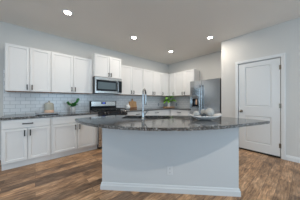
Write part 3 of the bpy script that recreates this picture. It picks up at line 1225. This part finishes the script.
for k in range(9):
    a = rnd.uniform(0, 2 * PI)
    e = (0.075 * math.cos(a), 0.04 * math.sin(a), rnd.uniform(0.17, 0.21))
    tube(bs, [(0.02 * math.cos(a), 0.02 * math.sin(a), 0.097), (e[0] * 0.5, e[1] * 0.5, 0.14), e], 0.0022, 6)
obj('foliage', bm, M_LEAF, pl, True)
obj('stems', bs, M_STEM, pl)

# white jar and cutting board right of the range
jr = thing('vase', 'small round white vase between the range and the cutting board', 'vase', (2.225, 3.66, ZC))
bm = NB()
lathe(bm, [(0, 0), (0.035, 0), (0.060, 0.02), (0.078, 0.06), (0.074, 0.10), (0.050, 0.132), (0.034, 0.145), (0.032, 0.160), (0.040, 0.172), (0.034, 0.172), (0.026, 0.158), (0.026, 0.14), (0, 0.13)], 32)
obj('vase_body', bm, M_CER, jr, True)

cb = thing('cutting_board', 'brown wooden cutting board with round handle leaning on the tiles', 'cutting board', (2.515, 3.775, ZC + 0.005))
cb.rotation_euler = (math.radians(-13), 0, 0)


def board_outline():
    hw_, hh = 0.148, 0.255
    p = [(-hw_ + 0.012, 0.0), (hw_ - 0.012, 0.0), (hw_, 0.012), (hw_, hh - 0.016), (hw_ - 0.012, hh - 0.004), (0.05, hh), (0.026, hh + 0.008), (0.020, hh + 0.045)]
    for k in range(9):
        a = math.radians(-20 + 220 * k / 8)
        p.append((0.022 * math.cos(a), hh + 0.072 + 0.022 * math.sin(a)))
    p += [(-0.020, hh + 0.045), (-0.026, hh + 0.008), (-0.05, hh), (-hw_ + 0.012, hh - 0.004), (-hw_, hh - 0.016), (-hw_, 0.012)]
    return p


bm = NB()
po = board_outline()
A = [bm.verts.new((x, 0.0, z)) for x, z in po]
B = [bm.verts.new((x, 0.020, z)) for x, z in po]
n = len(po)
fa = bm.faces.new(A)
fb = bm.faces.new(list(reversed(B)))
for i in range(n):
    bm.faces.new((A[i], A[(i + 1) % n], B[(i + 1) % n], B[i]))
bmesh.ops.bevel(bm, geom=list(set(fa.edges) | set(fb.edges)), offset=0.003, segments=2, affect='EDGES')
bd = obj('board', bm, M_BOARD, cb)
bm = NB()
box(bm, -0.149, 0.149, -0.003, 0.023, 0.006, 0.045, bev=0.002)
obj('dark_wood_strip', bm, M_BOARD_D, cb)
bm = NB()
lp = []
for k in range(17):
    a = 2 * PI * k / 16
    lp.append((0.013 * math.cos(a), -0.001, 0.255 + 0.072 + 0.013 * math.sin(a)))
tube(bm, lp, 0.004, 8)
obj('handle_ring', bm, M_BOARD_D, cb)

# round wooden board with a vase of bright green leaves in the corner
rb = thing('round_board', 'round wooden board on the corner counter beneath the white vase', 'board', (3.985, 3.50, ZC))
bm = NB()
lathe(bm, [(0, 0.010), (0.225, 0.010), (0.235, 0.016), (0.235, 0.030), (0.228, 0.036), (0, 0.036)], 48)
obj('disc', bm, M_ROUND, rb, True)
bm = NB()
lathe(bm, [(0, 0), (0.12, 0), (0.12, 0.010), (0, 0.010)], 32)
obj('foot_ring', bm, M_BOARD_D, rb)
vs = thing('leaf_vase', 'white vase of big bright green leaves on the round corner board', 'plant', (3.985, 3.50, ZC + 0.036))
bm = NB()
lathe(bm, [(0, 0), (0.048, 0), (0.052, 0.006), (0.052, 0.16), (0.046, 0.180), (0.046, 0.190), (0.040, 0.190), (0.040, 0.172), (0.036, 0.155), (0, 0.15)], 32)
obj('vase_body', bm, M_CER, vs, True)
bm = NB()
bs = NB()
rnd = random.Random(11)
for k in range(30):
    a = 2 * PI * k / 30 * 2.4 + rnd.uniform(-0.2, 0.2)
    rr = rnd.uniform(0.03, 0.155)
    zz = rnd.uniform(0.21, 0.385)
    st = Vector((rr * math.cos(a), rr * math.sin(a), zz))
    tube(bs, [(0.012 * math.cos(a), 0.012 * math.sin(a), 0.165), (rr * 0.4 * math.cos(a), rr * 0.4 * math.sin(a), 0.165 + (zz - 0.165) * 0.7), st], 0.0025, 6)
    leaf(bm, st, (math.cos(a), math.sin(a), rnd.uniform(-0.3, 0.7)), rnd.uniform(0.12, 0.155), rnd.uniform(0.09, 0.115), rnd.uniform(0.2, 0.5), rnd.uniform(-0.7, 0.7))
obj('leaves', bm, M_LEAF2, vs, True)
obj('stems', bs, M_STEM, vs)

# decorative bowl on the island
BX, BY = 1.770, 0.905
bw = thing('decorative_bowl', 'wide white boat-shaped bowl on the island countertop', 'bowl', (BX, BY, SZ1), ROT)
bm = NB()
NS, NR = 48, 8


def bowl_pt(a, t, inner):
    ca, sa = math.cos(a), math.sin(a)
    rx = 0.225 * t
    ry = 0.125 * t
    lift = (0.044 + 0.034 * abs(ca) ** 3 + 0.006 * math.sin(3 * a)) * t ** 2.2
    z = lift + (0.008 if inner else 0.0)
    if inner:
        rx -= 0.005 * t
        ry -= 0.005 * t
    return (rx * ca, ry * sa, z)


outer, inn = [], []
for j in range(1, NR + 1):
    t = 0.30 + 0.70 * (j - 1) / (NR - 1)
    tt = t
    outer.append([bm.verts.new(bowl_pt(2 * PI * i / NS, tt, False)) for i in range(NS)])
    inn.append([bm.verts.new(bowl_pt(2 * PI * i / NS, tt, True)) for i in range(NS)])
for v in outer[0]:
    v.co.z = 0.0
for S in (outer, inn):
    for a, b in zip(S[:-1], S[1:]):
        for i in range(NS):
            bm.faces.new((a[i], a[(i + 1) % NS], b[(i + 1) % NS], b[i]))
for i in range(NS):
    bm.faces.new((outer[-1][i], outer[-1][(i + 1) % NS], inn[-1][(i + 1) % NS], inn[-1][i]))
bm.faces.new(outer[0])
bm.faces.new(inn[0])
obj('bowl_shell', bm, M_BOWL, bw, True)


def ball(label, u, v, z, r, m, seed):
    X, Y = BX + u * r2 + v * r2, BY - u * r2 + v * r2
    bm = NB()
    bmesh.ops.create_icosphere(bm, subdivisions=4, radius=r)
    rn = random.Random(seed)
    dirs = [Vector((rn.gauss(0, 1), rn.gauss(0, 1), rn.gauss(0, 1))).normalized() for _ in range(70)]
    for vt in bm.verts:
        nn = vt.co.normalized()
        d1 = max(nn.dot(q) for q in dirs)
        vt.co = nn * r * (1 - 0.10 * min(1, max(0, (0.985 - d1) / 0.05)))
    o = obj('decorative_ball', bm, m, None, True, (X, Y, z))
    tag(o, label, 'ball', 'decorative balls in the bowl')
    return o


ball('largest knobbly white ball, at the right of the bowl', 0.066, -0.01, SZ1 + 0.099, 0.060, M_BALL, 1)
ball('small knobbly white ball, at the left of the bowl', -0.112, -0.01, SZ1 + 0.080, 0.042, M_BALL, 2)
ball('small pale ball perched behind the largest ball in the bowl', 0.000, 0.055, SZ1 + 0.106, 0.034, M_BALL, 3)
ball('dark ball between the two white balls in the bowl', -0.026, -0.058, SZ1 + 0.060, 0.034, M_BALLD, 4)

# ------------------------------------------------------------------ recessed ceiling lights
CANS = [(0.437, 2.735, 1, 'lit recessed ceiling light nearest the left wall cabinets'),
        (1.851, 2.760, 1.0, 'lit recessed ceiling light in front of the microwave'),
        (3.274, 2.780, 1.2, 'lit recessed ceiling light nearest the kitchen corner'),
        (3.276, 1.532, 1, 'lit recessed ceiling light nearest the refrigerator'),
        (0.52, -0.43, 2.9, 'lit recessed ceiling light behind the photographer'),
        (-1.2, 1.2, 1, 'lit recessed ceiling light beyond the left edge of the photo')]
can0 = None
for x, y, k, lb in CANS:
    if can0 is None:
        can0 = thing('recessed_light', lb, 'ceiling light', (x, y, H), 0, 'recessed ceiling lights')
        bm = NB()
        lathe(bm, [(0.056, -0.004), (0.060, -0.010), (0.082, -0.006), (0.086, 0.0), (0.056, 0.0)], 40)
        bm.faces.ensure_lookup_table()
        obj('trim_ring', bm, M_PLASTIC, can0, True)
        bm = NB()
        lathe(bm, [(0, -0.008), (0.055, -0.004), (0.055, -0.0005), (0, -0.0005)], 40)
        obj('lens', bm, M_LENS, can0)
    else:
        dup(can0, (x, y, H), None, lb)
    area('can_lamp', (x, y, H - 0.012), (0, 0, 0), 0.10, 0.10, CAN_W * k, CAN_COL, 'DISK')
